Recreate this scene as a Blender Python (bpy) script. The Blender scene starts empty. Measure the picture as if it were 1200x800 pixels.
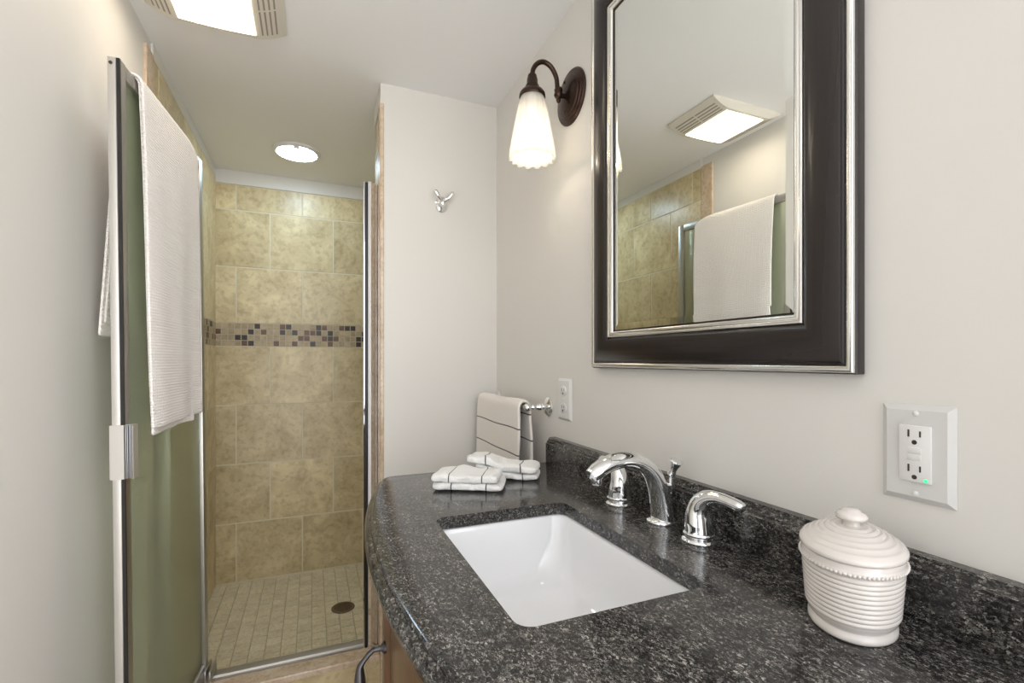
import bpy, bmesh, math, random
from mathutils import Vector, Matrix, noise
random.seed(7)
PI = math.pi
scene = bpy.context.scene
COL = scene.collection

# ------------------------------------------------------------------ camera, world, lights, exposure
CAM_H = 1.177
cam_d = bpy.data.cameras.new('camera'); cam = bpy.data.objects.new('camera', cam_d); COL.objects.link(cam)
cam.location = (-0.665, 0.0, CAM_H)
cam.rotation_euler = (PI/2, 0, -0.3956)
cam_d.sensor_width = 36.0
cam_d.lens = 561.6085*36/1200
cam_d.shift_y = 22.33/1200
cam_d.clip_start = 0.01
scene.camera = cam
scene.view_settings.view_transform = 'Standard'
scene.view_settings.look = 'None'
scene.view_settings.gamma = 1.0
scene.view_settings.use_curve_mapping = False
scene.view_settings.exposure = 0.5

world = bpy.data.worlds.new('world'); scene.world = world; world.use_nodes = True
bg = world.node_tree.nodes['Background']
# the unseen hall behind the camera: daylight above, a darker floor below
wt = world.node_tree; wtc = wt.nodes.new('ShaderNodeTexCoord'); wsp = wt.nodes.new('ShaderNodeSeparateXYZ'); wrp = wt.nodes.new('ShaderNodeValToRGB')
wt.links.new(wtc.outputs['Generated'], wsp.inputs[0])
wmr = wt.nodes.new('ShaderNodeMapRange'); wmr.inputs[1].default_value = -1.0; wmr.inputs[2].default_value = 1.0
wt.links.new(wsp.outputs[2], wmr.inputs[0]); wt.links.new(wmr.outputs[0], wrp.inputs[0])
we = wrp.color_ramp.elements; we.new(0.5); we.new(0.6)
for k_, (p_, c_) in enumerate([(0.20, (0.85, 0.83, 0.82)), (0.44, (1.0, 0.98, 0.96)), (0.50, (1.0, 1.02, 1.06)), (0.85, (0.85, 0.87, 0.90))]):
    we[k_].position = p_; we[k_].color = (*c_, 1)
# added sideways weighting: world brighter from the right, dim from the left, lifts wall_left
wmx = wt.nodes.new('ShaderNodeMapRange'); wmx.inputs[1].default_value = -0.8; wmx.inputs[2].default_value = 0.8; wmx.inputs[3].default_value = 0.06; wmx.inputs[4].default_value = 2.25
wt.links.new(wsp.outputs[0], wmx.inputs[0])
wvm = wt.nodes.new('ShaderNodeVectorMath'); wvm.operation = 'SCALE'
wt.links.new(wrp.outputs[0], wvm.inputs[0]); wt.links.new(wmx.outputs[0], wvm.inputs['Scale'])
wt.links.new(wvm.outputs[0], bg.inputs[0])
bg.inputs[1].default_value = 2.45

FAN_EMIT = 6.4        # lens of the ceiling fan light
DOME_EMIT = 29.0
SCONCE_W = 0.24
BULB_COL = (1.0, 0.86, 0.68)

# ------------------------------------------------------------------ dimensions
ZC = 2.161; YB = 1.747; XP = -0.4346; XL = -1.1254; YS = 2.855; ZF = 0.02
ZB = 0.9516; ZK = 0.8786
YFRONT = -0.45; XSR = -0.20; YPB = 1.95
TILE_TOP = 2.09

# ------------------------------------------------------------------ materials
def new_mat(name):
    m = bpy.data.materials.new(name); m.use_nodes = True
    nt = m.node_tree; b = nt.nodes['Principled BSDF']
    return m, nt, b
def simple(name, col, rough=0.5, metal=0.0, coat=0.0, bump=None, spec=None):
    m, nt, b = new_mat(name)
    b.inputs['Base Color'].default_value = (*col, 1)
    b.inputs['Roughness'].default_value = rough
    b.inputs['Metallic'].default_value = metal
    b.inputs['Coat Weight'].default_value = coat
    if spec is not None: b.inputs['Specular IOR Level'].default_value = spec
    if bump:
        sc_, st, dist = bump
        tc = nt.nodes.new('ShaderNodeTexCoord'); n = nt.nodes.new('ShaderNodeTexNoise')
        n.inputs['Scale'].default_value = sc_; n.inputs['Detail'].default_value = 4
        bp = nt.nodes.new('ShaderNodeBump'); bp.inputs['Strength'].default_value = st; bp.inputs['Distance'].default_value = dist
        nt.links.new(tc.outputs['Object'], n.inputs['Vector']); nt.links.new(n.outputs[0], bp.inputs['Height'])
        nt.links.new(bp.outputs[0], b.inputs['Normal'])
    return m
def ramp(nt, stops, interp='LINEAR'):
    r = nt.nodes.new('ShaderNodeValToRGB'); r.color_ramp.interpolation = interp
    e = r.color_ramp.elements
    while len(e) < len(stops): e.new(0.5)
    for k, (p, c) in enumerate(stops):
        e[k].position = p; e[k].color = (*c, 1)
    return r

def stone_tile(name, dark, light, scale=7.0, rough=0.32, rnd=0.10):
    m, nt, b = new_mat(name)
    tc = nt.nodes.new('ShaderNodeTexCoord'); geo = nt.nodes.new('ShaderNodeNewGeometry')
    mul = nt.nodes.new('ShaderNodeMath'); mul.operation = 'MULTIPLY'; mul.inputs[1].default_value = 37.0
    nt.links.new(geo.outputs['Random Per Island'], mul.inputs[0])
    add = nt.nodes.new('ShaderNodeVectorMath'); add.operation = 'ADD'
    nt.links.new(tc.outputs['Object'], add.inputs[0]); nt.links.new(mul.outputs[0], add.inputs[1])
    n1 = nt.nodes.new('ShaderNodeTexNoise'); n1.inputs['Scale'].default_value = scale; n1.inputs['Detail'].default_value = 9; n1.inputs['Roughness'].default_value = 0.66; n1.inputs['Distortion'].default_value = 0.6
    nt.links.new(add.outputs[0], n1.inputs['Vector'])
    r1 = ramp(nt, [(0.33, dark), (0.66, light)])
    nt.links.new(n1.outputs[0], r1.inputs[0])
    n2 = nt.nodes.new('ShaderNodeTexNoise'); n2.inputs['Scale'].default_value = scale*6; n2.inputs['Detail'].default_value = 5
    nt.links.new(add.outputs[0], n2.inputs['Vector'])
    r2 = ramp(nt, [(0.38, (0.86, 0.83, 0.78)), (0.5, (1, 1, 1)), (0.68, (1.0, 0.99, 0.96))])
    nt.links.new(n2.outputs[0], r2.inputs[0])
    mx = nt.nodes.new('ShaderNodeMixRGB'); mx.blend_type = 'MULTIPLY'; mx.inputs[0].default_value = 1
    nt.links.new(r1.outputs[0], mx.inputs[1]); nt.links.new(r2.outputs[0], mx.inputs[2])
    hs = nt.nodes.new('ShaderNodeHueSaturation')
    mr = nt.nodes.new('ShaderNodeMapRange'); mr.inputs[3].default_value = 1-rnd; mr.inputs[4].default_value = 1+rnd
    nt.links.new(geo.outputs['Random Per Island'], mr.inputs[0]); nt.links.new(mr.outputs[0], hs.inputs['Value'])
    nt.links.new(mx.outputs[0], hs.inputs['Color']); nt.links.new(hs.outputs[0], b.inputs['Base Color'])
    b.inputs['Roughness'].default_value = rough
    bp = nt.nodes.new('ShaderNodeBump'); bp.inputs['Strength'].default_value = 0.15; bp.inputs['Distance'].default_value = 0.002
    nt.links.new(n1.outputs[0], bp.inputs['Height']); nt.links.new(bp.outputs[0], b.inputs['Normal'])
    return m

M = {}
M['paint'] = simple('wall_paint', (0.75, 0.73, 0.69), 0.55, bump=(90, 0.12, 0.0015))
M['ceiling'] = simple('ceiling_paint', (0.87, 0.875, 0.88), 0.8, bump=(60, 0.08, 0.001))
M['trimpaint'] = simple('trim_paint', (0.78, 0.74, 0.67), 0.4)
M['tile'] = stone_tile('travertine_tile', (0.52, 0.41, 0.225), (0.79, 0.675, 0.425))
M['floortile'] = stone_tile('shower_floor_tile', (0.70, 0.61, 0.42), (0.85, 0.78, 0.60), 16, 0.45, 0.06)
M['maintile'] = stone_tile('main_floor_tile', (0.32, 0.23, 0.13), (0.50, 0.39, 0.25))
M['marble'] = stone_tile('pink_beige_marble', (0.55, 0.40, 0.27), (0.74, 0.61, 0.47), 14, 0.22, 0.02)
M['grout'] = simple('grout', (0.74, 0.67, 0.52), 0.9)
M['floorgrout'] = simple('floor_grout', (0.52, 0.45, 0.32), 0.9)
M['mos0'] = stone_tile('mosaic_beige', (0.38, 0.29, 0.17), (0.52, 0.42, 0.27), 30, 0.4, 0.15)
M['mos1'] = stone_tile('mosaic_brown', (0.09, 0.045, 0.022), (0.17, 0.09, 0.05), 30, 0.38, 0.2)
M['mos2'] = stone_tile('mosaic_black_brown', (0.022, 0.012, 0.008), (0.045, 0.024, 0.016), 30, 0.35, 0.2)
M['mosgrout'] = simple('mosaic_grout', (0.55, 0.49, 0.38), 0.9)
M['chrome'] = simple('chrome', (0.86, 0.87, 0.88), 0.045, 1.0)
M['satin'] = simple('satin_aluminium', (0.50, 0.49, 0.47), 0.36, 1.0)
M['satin_light'] = simple('pale_aluminium', (0.66, 0.64, 0.60), 0.42, 0.75)
M['ribs'] = simple('ribbed_grey_grip', (0.30, 0.30, 0.31), 0.35, 0.9)
M['track'] = simple('dull_track_metal', (0.36, 0.33, 0.29), 0.42, 0.9)
M['grate'] = simple('bronze_grate', (0.20, 0.14, 0.09), 0.4, 0.6)
M['gasket'] = simple('black_gasket', (0.012, 0.011, 0.010), 0.4)
M['bronze'] = simple('oil_rubbed_bronze', (0.060, 0.036, 0.027), 0.25, 0.85)
M['pullbronze'] = simple('dark_pewter', (0.09, 0.088, 0.092), 0.3, 0.9)
M['porcelain'] = simple('white_porcelain', (0.83, 0.83, 0.84), 0.10, 0.0, 0.4)
M['ceramic'] = simple('cream_ceramic', (0.70, 0.655, 0.615), 0.16, 0.0, 0.4)
M['plastic'] = simple('white_plastic', (0.76, 0.755, 0.74), 0.3)
M['plate'] = simple('grey_white_plate', (0.66, 0.655, 0.64), 0.35)
M['slot'] = simple('dark_slot', (0.035, 0.03, 0.03), 0.6)
M['vent'] = simple('ivory_grille', (0.70, 0.66, 0.58), 0.5)
M['ventslot'] = simple('shaded_vent_gap', (0.33, 0.29, 0.24), 0.8)
M['framewood'] = simple('espresso_frame', (0.017, 0.012, 0.011), 0.27, 0.0, 0.12, spec=0.4)
M['silver'] = simple('silver_leaf_bead', (0.78, 0.77, 0.74), 0.17, 1.0)
M['mirror'] = simple('mirror_silver', (0.88, 0.90, 0.87), 0.0, 1.0)
M['draindark'] = simple('bronze_drain', (0.075, 0.05, 0.032), 0.4, 0.7)

# cabinet wood
m, nt, b = new_mat('dark_cherry_wood'); M['wood'] = m
tc = nt.nodes.new('ShaderNodeTexCoord'); mp = nt.nodes.new('ShaderNodeMapping'); mp.inputs['Scale'].default_value = (30, 30, 2.5)
n = nt.nodes.new('ShaderNodeTexNoise'); n.inputs['Scale'].default_value = 1.6; n.inputs['Detail'].default_value = 6
nt.links.new(tc.outputs['Object'], mp.inputs['Vector']); nt.links.new(mp.outputs[0], n.inputs['Vector'])
r = ramp(nt, [(0.3, (0.06, 0.03, 0.014)), (0.7, (0.16, 0.085, 0.04))]); nt.links.new(n.outputs[0], r.inputs[0])
nt.links.new(r.outputs[0], b.inputs['Base Color']); b.inputs['Roughness'].default_value = 0.3

# granite
m, nt, b = new_mat('black_granite'); M['granite'] = m
tc = nt.nodes.new('ShaderNodeTexCoord')
mpg = nt.nodes.new('ShaderNodeMapping'); mpg.inputs['Rotation'].default_value = (0.2, 0.1, 0.5); mpg.inputs['Scale'].default_value = (1.0, 0.62, 1.0)
nt.links.new(tc.outputs['Object'], mpg.inputs['Vector'])
def vor(scale, stops):
    v = nt.nodes.new('ShaderNodeTexVoronoi'); v.inputs['Scale'].default_value = scale
    nw = nt.nodes.new('ShaderNodeTexNoise'); nw.inputs['Scale'].default_value = scale*0.8; nw.inputs['Detail'].default_value = 3
    nt.links.new(mpg.outputs[0], nw.inputs['Vector'])
    mxv = nt.nodes.new('ShaderNodeMixRGB'); mxv.blend_type = 'LINEAR_LIGHT'; mxv.inputs[0].default_value = 0.004
    nt.links.new(mpg.outputs[0], mxv.inputs[1]); nt.links.new(nw.outputs['Color'], mxv.inputs[2])
    nt.links.new(mxv.outputs[0], v.inputs['Vector'])
    sp = nt.nodes.new('ShaderNodeSeparateColor'); nt.links.new(v.outputs['Color'], sp.inputs[0])
    rr = ramp(nt, stops, 'CONSTANT'); nt.links.new(sp.outputs[0], rr.inputs[0])
    return rr
GR = (0.011, 0.011, 0.012)
v1 = vor(500, [(0, GR), (0.30, (0.032, 0.031, 0.030)), (0.55, (0.075, 0.072, 0.069)), (0.76, (0.15, 0.146, 0.138)), (0.93, (0.29, 0.28, 0.265))])
v2 = vor(900, [(0, (0.4, 0.4, 0.4)), (0.4, (1, 1, 1)), (0.8, (1.5, 1.47, 1.43))])
mg = nt.nodes.new('ShaderNodeMixRGB'); mg.blend_type = 'MULTIPLY'; mg.inputs[0].default_value = 1
nt.links.new(v1.outputs[0], mg.inputs[1]); nt.links.new(v2.outputs[0], mg.inputs[2])
nl = nt.nodes.new('ShaderNodeTexNoise'); nl.inputs['Scale'].default_value = 38; nl.inputs['Detail'].default_value = 3
nt.links.new(tc.outputs['Object'], nl.inputs['Vector'])
rl = ramp(nt, [(0.35, (0.55, 0.55, 0.56)), (0.65, (1.25, 1.23, 1.2))]); nt.links.new(nl.outputs[0], rl.inputs[0])
mg2 = nt.nodes.new('ShaderNodeMixRGB'); mg2.blend_type = 'MULTIPLY'; mg2.inputs[0].default_value = 1
nt.links.new(mg.outputs[0], mg2.inputs[1]); nt.links.new(rl.outputs[0], mg2.inputs[2])
nt.links.new(mg2.outputs[0], b.inputs['Base Color']); b.inputs['Roughness'].default_value = 0.16

# cloth: terry and waffle
def cloth(name, col, scale, strength, stripes=None, waffle=False):
    m, nt, b = new_mat(name)
    tc = nt.nodes.new('ShaderNodeTexCoord')
    b.inputs['Roughness'].default_value = 0.95
    b.inputs['Sheen Weight'].default_value = 0.3
    base = nt.nodes.new('ShaderNodeRGB'); base.outputs[0].default_value = (*col, 1)
    out = base.outputs[0]
    if stripes:                                   # stripes = (list of UV positions, half width, colour, axis)
        pos, hw, scol, ax = stripes
        uvn = nt.nodes.new('ShaderNodeUVMap'); sep = nt.nodes.new('ShaderNodeSeparateXYZ'); nt.links.new(uvn.outputs[0], sep.inputs[0])
        acc = None
        for p in pos:
            d = nt.nodes.new('ShaderNodeMath'); d.operation = 'SUBTRACT'; d.inputs[1].default_value = p
            nt.links.new(sep.outputs[ax], d.inputs[0])
            a = nt.nodes.new('ShaderNodeMath'); a.operation = 'ABSOLUTE'; nt.links.new(d.outputs[0], a.inputs[0])
            l = nt.nodes.new('ShaderNodeMath'); l.operation = 'LESS_THAN'; l.inputs[1].default_value = hw; nt.links.new(a.outputs[0], l.inputs[0])
            if acc is None: acc = l.outputs[0]
            else:
                mm = nt.nodes.new('ShaderNodeMath'); mm.operation = 'MAXIMUM'; nt.links.new(acc, mm.inputs[0]); nt.links.new(l.outputs[0], mm.inputs[1]); acc = mm.outputs[0]
        mx = nt.nodes.new('ShaderNodeMixRGB'); nt.links.new(acc, mx.inputs[0]); nt.links.new(out, mx.inputs[1]); mx.inputs[2].default_value = (*scol, 1)
        out = mx.outputs[0]
    nt.links.new(out, b.inputs['Base Color'])
    bp = nt.nodes.new('ShaderNodeBump'); bp.inputs['Strength'].default_value = strength; bp.inputs['Distance'].default_value = 0.003
    if waffle:
        uvn2 = nt.nodes.new('ShaderNodeUVMap')
        wv = nt.nodes.new('ShaderNodeTexWave'); wv.inputs['Scale'].default_value = scale; wv.inputs['Distortion'].default_value = 2.5; wv.inputs['Detail Scale'].default_value = 3.0; wv.bands_direction = 'X'
        wv2 = nt.nodes.new('ShaderNodeTexWave'); wv2.inputs['Scale'].default_value = scale; wv2.inputs['Distortion'].default_value = 2.5; wv2.inputs['Detail Scale'].default_value = 3.0; wv2.bands_direction = 'Y'
        nt.links.new(uvn2.outputs[0], wv.inputs['Vector']); nt.links.new(uvn2.outputs[0], wv2.inputs['Vector'])
        ad = nt.nodes.new('ShaderNodeMath'); nt.links.new(wv.outputs[1], ad.inputs[0]); nt.links.new(wv2.outputs[1], ad.inputs[1])
        nt.links.new(ad.outputs[0], bp.inputs['Height'])
    else:
        nz = nt.nodes.new('ShaderNodeTexNoise'); nz.inputs['Scale'].default_value = scale; nz.inputs['Detail'].default_value = 3
        nt.links.new(tc.outputs['Object'], nz.inputs['Vector']); nt.links.new(nz.outputs[0], bp.inputs['Height'])
    nt.links.new(bp.outputs[0], b.inputs['Normal'])
    return m
M['bathtowel'] = cloth('cream_waffle_terry', (0.90, 0.855, 0.815), 46, 0.5, waffle=True)
M['handtowel'] = cloth('cream_hand_towel', (0.86, 0.815, 0.76), 240, 0.45, stripes=([0.067, 0.146], 0.0019, (0.03, 0.025, 0.03), 1))
M['washcloth'] = cloth('white_wash_cloth', (0.86, 0.85, 0.83), 190, 1.0, stripes=([0.28, 0.76], 0.008, (0.06, 0.055, 0.06), 0))

# glass of the shower door: obscure pale green
m, nt, b = new_mat('obscure_green_glass'); M['doorglass'] = m
b.inputs['Base Color'].default_value = (0.95, 0.965, 0.92, 1); b.inputs['Roughness'].default_value = 0.30
b.inputs['Transmission Weight'].default_value = 1.0; b.inputs['IOR'].default_value = 1.45
tc = nt.nodes.new('ShaderNodeTexCoord'); wv = nt.nodes.new('ShaderNodeTexWave'); wv.bands_direction = 'Z'; wv.inputs['Scale'].default_value = 60; wv.inputs['Distortion'].default_value = 0.8
nt.links.new(tc.outputs['Object'], wv.inputs['Vector'])
bp = nt.nodes.new('ShaderNodeBump'); bp.inputs['Strength'].default_value = 0.25; bp.inputs['Distance'].default_value = 0.001
nt.links.new(wv.outputs[1], bp.inputs['Height']); nt.links.new(bp.outputs[0], b.inputs['Normal'])
tr = nt.nodes.new('ShaderNodeBsdfTransparent'); tr.inputs[0].default_value = (0.88, 0.92, 0.82, 1)
mixs = nt.nodes.new('ShaderNodeMixShader'); mixs.inputs[0].default_value = 0.55
tl = nt.nodes.new('ShaderNodeBsdfTranslucent'); tl.inputs[0].default_value = (0.78, 0.83, 0.70, 1)
mixt = nt.nodes.new('ShaderNodeMixShader'); mixt.inputs[0].default_value = 0.30
nt.links.new(b.outputs[0], mixt.inputs[1]); nt.links.new(tl.outputs[0], mixt.inputs[2])
nt.links.new(mixt.outputs[0], mixs.inputs[1]); nt.links.new(tr.outputs[0], mixs.inputs[2])
nt.links.new(mixs.outputs[0], nt.nodes['Material Output'].inputs['Surface'])

def emitter(name, col, strength):
    m, nt, b = new_mat(name)
    b.inputs['Base Color'].default_value = (0.9, 0.9, 0.9, 1)
    b.inputs['Emission Color'].default_value = (*col, 1); b.inputs['Emission Strength'].default_value = strength
    return m
M['fanlens'] = emitter('lit_fan_lens', (1.0, 0.86, 0.68), FAN_EMIT)
M['domelens'] = emitter('lit_dome_lens', (0.64, 0.84, 1.0), DOME_EMIT)
M['bulb'] = emitter('lit_bulb', BULB_COL, 5.0)
M['led'] = emitter('green_led', (0.04, 0.8, 0.30), 0.8)
M['led'].node_tree.nodes['Principled BSDF'].inputs['Base Color'].default_value = (0.05, 0.6, 0.25, 1)
# fluted lamp glass, glowing from the bulb inside
m, nt, b = new_mat('fluted_lamp_glass'); M['shade'] = m
b.inputs['Base Color'].default_value = (0.95, 0.95, 0.93, 1); b.inputs['Roughness'].default_value = 0.12
tl = nt.nodes.new('ShaderNodeBsdfTranslucent'); tl.inputs[0].default_value = (0.66, 0.65, 0.62, 1)
tr = nt.nodes.new('ShaderNodeBsdfTransparent'); tr.inputs[0].default_value = (0.95, 0.95, 0.93, 1)
a1 = nt.nodes.new('ShaderNodeMixShader'); a1.inputs[0].default_value = 0.62
a2 = nt.nodes.new('ShaderNodeMixShader'); a2.inputs[0].default_value = 0.75
nt.links.new(tl.outputs[0], a1.inputs[1]); nt.links.new(tr.outputs[0], a1.inputs[2])
nt.links.new(b.outputs[0], a2.inputs[1]); nt.links.new(a1.outputs[0], a2.inputs[2])
nt.links.new(a2.outputs[0], nt.nodes['Material Output'].inputs['Surface'])

# ------------------------------------------------------------------ helpers
def link(name, bm, mat, root=None, parent=None, smooth=True, angle=40):
    """one mesh object; bm is in world space (or in root's own space when root is rotated)"""
    me = bpy.data.meshes.new(name)
    bmesh.ops.recalc_face_normals(bm, faces=bm.faces[:])
    if root is not None and not root.get('local_space'):
        bmesh.ops.translate(bm, verts=bm.verts[:], vec=-Vector(root.location))
    bm.to_mesh(me); bm.free()
    for mm in (mat if isinstance(mat, (list, tuple)) else [mat]): me.materials.append(mm)
    o = bpy.data.objects.new(name, me); COL.objects.link(o)
    if smooth:
        me.shade_smooth()
        me.set_sharp_from_angle(angle=math.radians(angle))
    p = parent or root
    if p is not None: o.parent = p
    return o
def thing(name, label, cat, loc, group=None):
    o = bpy.data.objects.new(name, None); COL.objects.link(o); o.location = loc; o.empty_display_size = 0.05
    o['label'] = label; o['category'] = cat
    if group: o['group'] = group
    return o
def tag(o, label, cat, group=None):
    o['label'] = label; o['category'] = cat
    if group: o['group'] = group
    return o
def box(bm, x0, x1, y0, y1, z0, z1, bev=0.0, mi=0, seg=2):
    vs = [bm.verts.new((x, y, z)) for x in (x0, x1) for y in (y0, y1) for z in (z0, z1)]
    fs = [bm.faces.new([vs[i] for i in q]) for q in ((0,1,3,2), (4,6,7,5), (0,4,5,1), (2,3,7,6), (0,2,6,4), (1,5,7,3))]
    for f in fs: f.material_index = mi
    if bev > 0:
        es = list({e for f in fs for e in f.edges})
        r = bmesh.ops.bevel(bm, geom=es, offset=bev, segments=seg, affect='EDGES', profile=0.5)
        for f in r['faces']: f.material_index = mi
    return vs
def struct(name, bm, mat, smooth=False):
    o = link(name, bm, mat, smooth=smooth); o['kind'] = 'structure'; return o
def lathe(bm, prof, cx, cy, n=32, mod=None, sx=1, sy=1, axis='z', org=None, rotm=None, cap=True):
    """prof = [(r, h)]; axis frame from rotm (3x3), origin org"""
    org = Vector(org) if org is not None else Vector((cx, cy, 0))
    R = rotm or Matrix.Identity(3)
    rings = []
    for (r, h) in prof:
        ring = []
        for k in range(n):
            a = 2*PI*k/n; rr, hh = (mod(r, h, a) if mod else (r, h))
            ring.append(bm.verts.new(org + R @ Vector((rr*sx*math.cos(a), rr*sy*math.sin(a), hh))))
        rings.append(ring)
    for a, b2 in zip(rings, rings[1:]):
        for k in range(n): bm.faces.new((a[k], a[(k+1) % n], b2[(k+1) % n], b2[k]))
    if cap:
        for rg in (rings[0], rings[-1]): bm.faces.new(rg)
    return rings
def tube(bm, pts, radii, n=14, sx=1.0, sy=1.0, up=Vector((0, 1, 0)), cap=True, smooth_n=0):
    """swept tube; sx scales along 'up' side axis, sy along the other"""
    P = [Vector(p) for p in pts]; Rr = list(radii) if isinstance(radii, (list, tuple)) else [radii]*len(P)
    if smooth_n:
        P2, R2 = [], []
        for i in range(len(P)-1):
            p0 = P[max(i-1, 0)]; p1 = P[i]; p2 = P[i+1]; p3 = P[min(i+2, len(P)-1)]
            for k in range(smooth_n):
                t = k/smooth_n
                P2.append(0.5*((2*p1)+(-p0+p2)*t+(2*p0-5*p1+4*p2-p3)*t*t+(-p0+3*p1-3*p2+p3)*t**3))
                R2.append(Rr[i]*(1-t)+Rr[i+1]*t)
        P2.append(P[-1]); R2.append(Rr[-1]); P, Rr = P2, R2
    rings = []
    for i, p in enumerate(P):
        t = (P[min(i+1, len(P)-1)]-P[max(i-1, 0)]).normalized()
        a = up-t*up.dot(t)
        if a.length < 1e-4: a = Vector((1, 0, 0))-t*t.x
        a.normalize(); b2 = t.cross(a)
        rings.append([bm.verts.new(p+a*(Rr[i]*sx*math.cos(2*PI*k/n))+b2*(Rr[i]*sy*math.sin(2*PI*k/n))) for k in range(n)])
    for r1, r2 in zip(rings, rings[1:]):
        for k in range(n): bm.faces.new((r1[k], r1[(k+1) % n], r2[(k+1) % n], r2[k]))
    if cap:
        bm.faces.new(rings[0]); bm.faces.new(rings[-1])
    return rings
def extrude_profile(bm, prof, fn, spans, closed=True, mi=0):
    """prof list of 2D pts; fn(p, s) -> 3D; spans list of s"""
    rings = [[bm.verts.new(fn(p, s)) for p in prof] for s in spans]
    n = len(prof)
    for a, b2 in zip(rings, rings[1:]):
        for k in range(n if closed else n-1):
            f = bm.faces.new((a[k], a[(k+1) % n], b2[(k+1) % n], b2[k])); f.material_index = mi
    if closed:
        bm.faces.new(rings[0]).material_index = mi; bm.faces.new(rings[-1]).material_index = mi
    return rings
def grid(bm, nu, nv, fn, uvfn=None, closed_u=False):
    V = [[bm.verts.new(fn(i/(nu-1), j/(nv-1))) for j in range(nv)] for i in range(nu)]
    uvl = bm.loops.layers.uv.verify()
    for i in range(nu-1):
        for j in range(nv-1):
            f = bm.faces.new((V[i][j], V[i+1][j], V[i+1][j+1], V[i][j+1]))
            if uvfn:
                for l, (a, c) in zip(f.loops, ((i, j), (i+1, j), (i+1, j+1), (i, j+1))):
                    l[uvl].uv = uvfn(a/(nu-1), c/(nv-1))
    return V
def sphere(bm, c, r, n=16, m=10, sz=1.0):
    prof = [(max(r*math.sin(PI*k/m), 1e-5), -r*sz*math.cos(PI*k/m)) for k in range(m+1)]
    lathe(bm, prof, 0, 0, n, org=c)
RX = Matrix.Rotation(-PI/2, 3, 'Y')     # local z axis -> world -x (out of the right wall)
RYB = Matrix.Rotation(PI/2, 3, 'X')     # local z axis -> world -y (out of the back wall)

# ------------------------------------------------------------------ the room
def tiles(bm, O, U, V, N, rects, h=0.006, bev=0.0022, mi=0):
    O, U, V, N = map(Vector, (O, U, V, N))
    for (u0, u1, v0, v1) in rects:
        a = [bm.verts.new(O+U*u+V*v) for u, v in ((u0, v0), (u1, v0), (u1, v1), (u0, v1))]
        c = [bm.verts.new(O+U*u+V*v+N*h) for u, v in ((u0+bev, v0+bev), (u1-bev, v0+bev), (u1-bev, v1-bev), (u0+bev, v1-bev))]
        f = bm.faces.new(c); f.material_index = mi
        for k in range(4):
            f = bm.faces.new((a[k], a[(k+1) % 4], c[(k+1) % 4], c[k])); f.material_index = mi

bm = bmesh.new(); box(bm, -1.24, 0.12, YFRONT-0.1, 1.74, -0.1, -0.004)
tiles(bm, (0, 0, -0.004), (1, 0, 0), (0, 1, 0), (0, 0, 1), [(x, x+0.302, y, y+0.302) for x in (-1.12, -0.815, -0.51) for y in (-0.45, -0.145, 0.16, 0.465, 0.77, 1.075, 1.38)], h=0.004)
struct('floor', bm, [M['maintile'], M['grout']])
bm = bmesh.new(); box(bm, -1.24, 0.12, YFRONT-0.1, YS+0.12, ZC, ZC+0.1); struct('ceiling', bm, M['ceiling'])
bm = bmesh.new(); box(bm, 0, 0.12, -0.25, YPB, -0.1, ZC); struct('wall_right', bm, M['paint'])
bm = bmesh.new(); box(bm, XL-0.12, XL, -0.12, YS+0.12, -0.1, ZC); struct('wall_left', bm, M['paint'])
bm = bmesh.new(); box(bm, XP+0.006, 0, YB, YPB, -0.1, ZC); struct('wall_back', bm, M['paint'])
# tiled shower walls
G = 0.0014
ROWS = [(ZF+0.0044+0.3070*k, ZF+0.0044+0.3070*(k+1)) for k in range(4)]     # up to the mosaic band
ROWS[-1] = (ROWS[-1][0], 1.2524)
ROWS += [(1.3724, 1.6633), (1.6633, 1.9587), (1.9587, TILE_TOP)]
OFFS = [1, 0, 1, 0, 1, 0, 1]
def row_rects(u_lo, u_hi, base, width=0.3155):
    out = []
    for (z0, z1), o in zip(ROWS, OFFS):
        st = base+(0 if o else width/2)
        k0 = math.floor((u_lo-st)/width)
        u = st+k0*width
        while u < u_hi-0.004:
            a, c = max(u, u_lo), min(u+width, u_hi)
            if c-a > 0.006: out.append((a+G, c-G, z0+G, z1-G))
            u += width
    return out
def mosaic_rects(u_lo, u_hi):
    p = 0.0300; n = int((u_hi-u_lo)/p); out = [[], [], []]
    for c in range(n):
        for rr in range(4):
            q = random.random(); k = 0 if q < 0.60 else (1 if q < 0.78 else 2)
            z0 = 1.2524+rr*p
            out[k].append((u_lo+c*p+0.0013, u_lo+(c+1)*p-0.0013, z0+0.0016, z0+p-0.0012))
    return out
def shower_wall(name, O, U, N, u_lo, u_hi, base, top=TILE_TOP):
    ROWS[-1] = (ROWS[-1][0], top)
    bm = bmesh.new()
    O = Vector(O); Uv = Vector(U); Nv = Vector(N)
    def slab(v0, v1, d, mi):
        vs = [O+Uv*u+Vector((0, 0, v))+Nv*k for k in (d-0.03, d) for u, v in ((u_lo, v0), (u_hi, v0), (u_hi, v1), (u_lo, v1))]
        v = [bm.verts.new(p) for p in vs]
        for q in ((0,1,2,3), (4,5,6,7), (0,1,5,4), (1,2,6,5), (2,3,7,6), (3,0,4,7)):
            f = bm.faces.new([v[i] for i in q]); f.material_index = mi
    slab(ZF-0.02, 1.2516, 0.0045, 1); slab(1.3730, top, 0.0045, 1); slab(1.2516, 1.3730, 0.0042, 5)
    tiles(bm, O, Uv, (0, 0, 1), Nv, row_rects(u_lo, u_hi, base), h=0.006)
    mr = mosaic_rects(u_lo, u_hi)
    for k in range(3): tiles(bm, O, Uv, (0, 0, 1), Nv, mr[k], h=0.006, bev=0.0008, mi=2+k)
    return struct(name, bm, [M['tile'], M['grout'], M['mos0'], M['mos1'], M['mos2'], M['mosgrout']])
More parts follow.
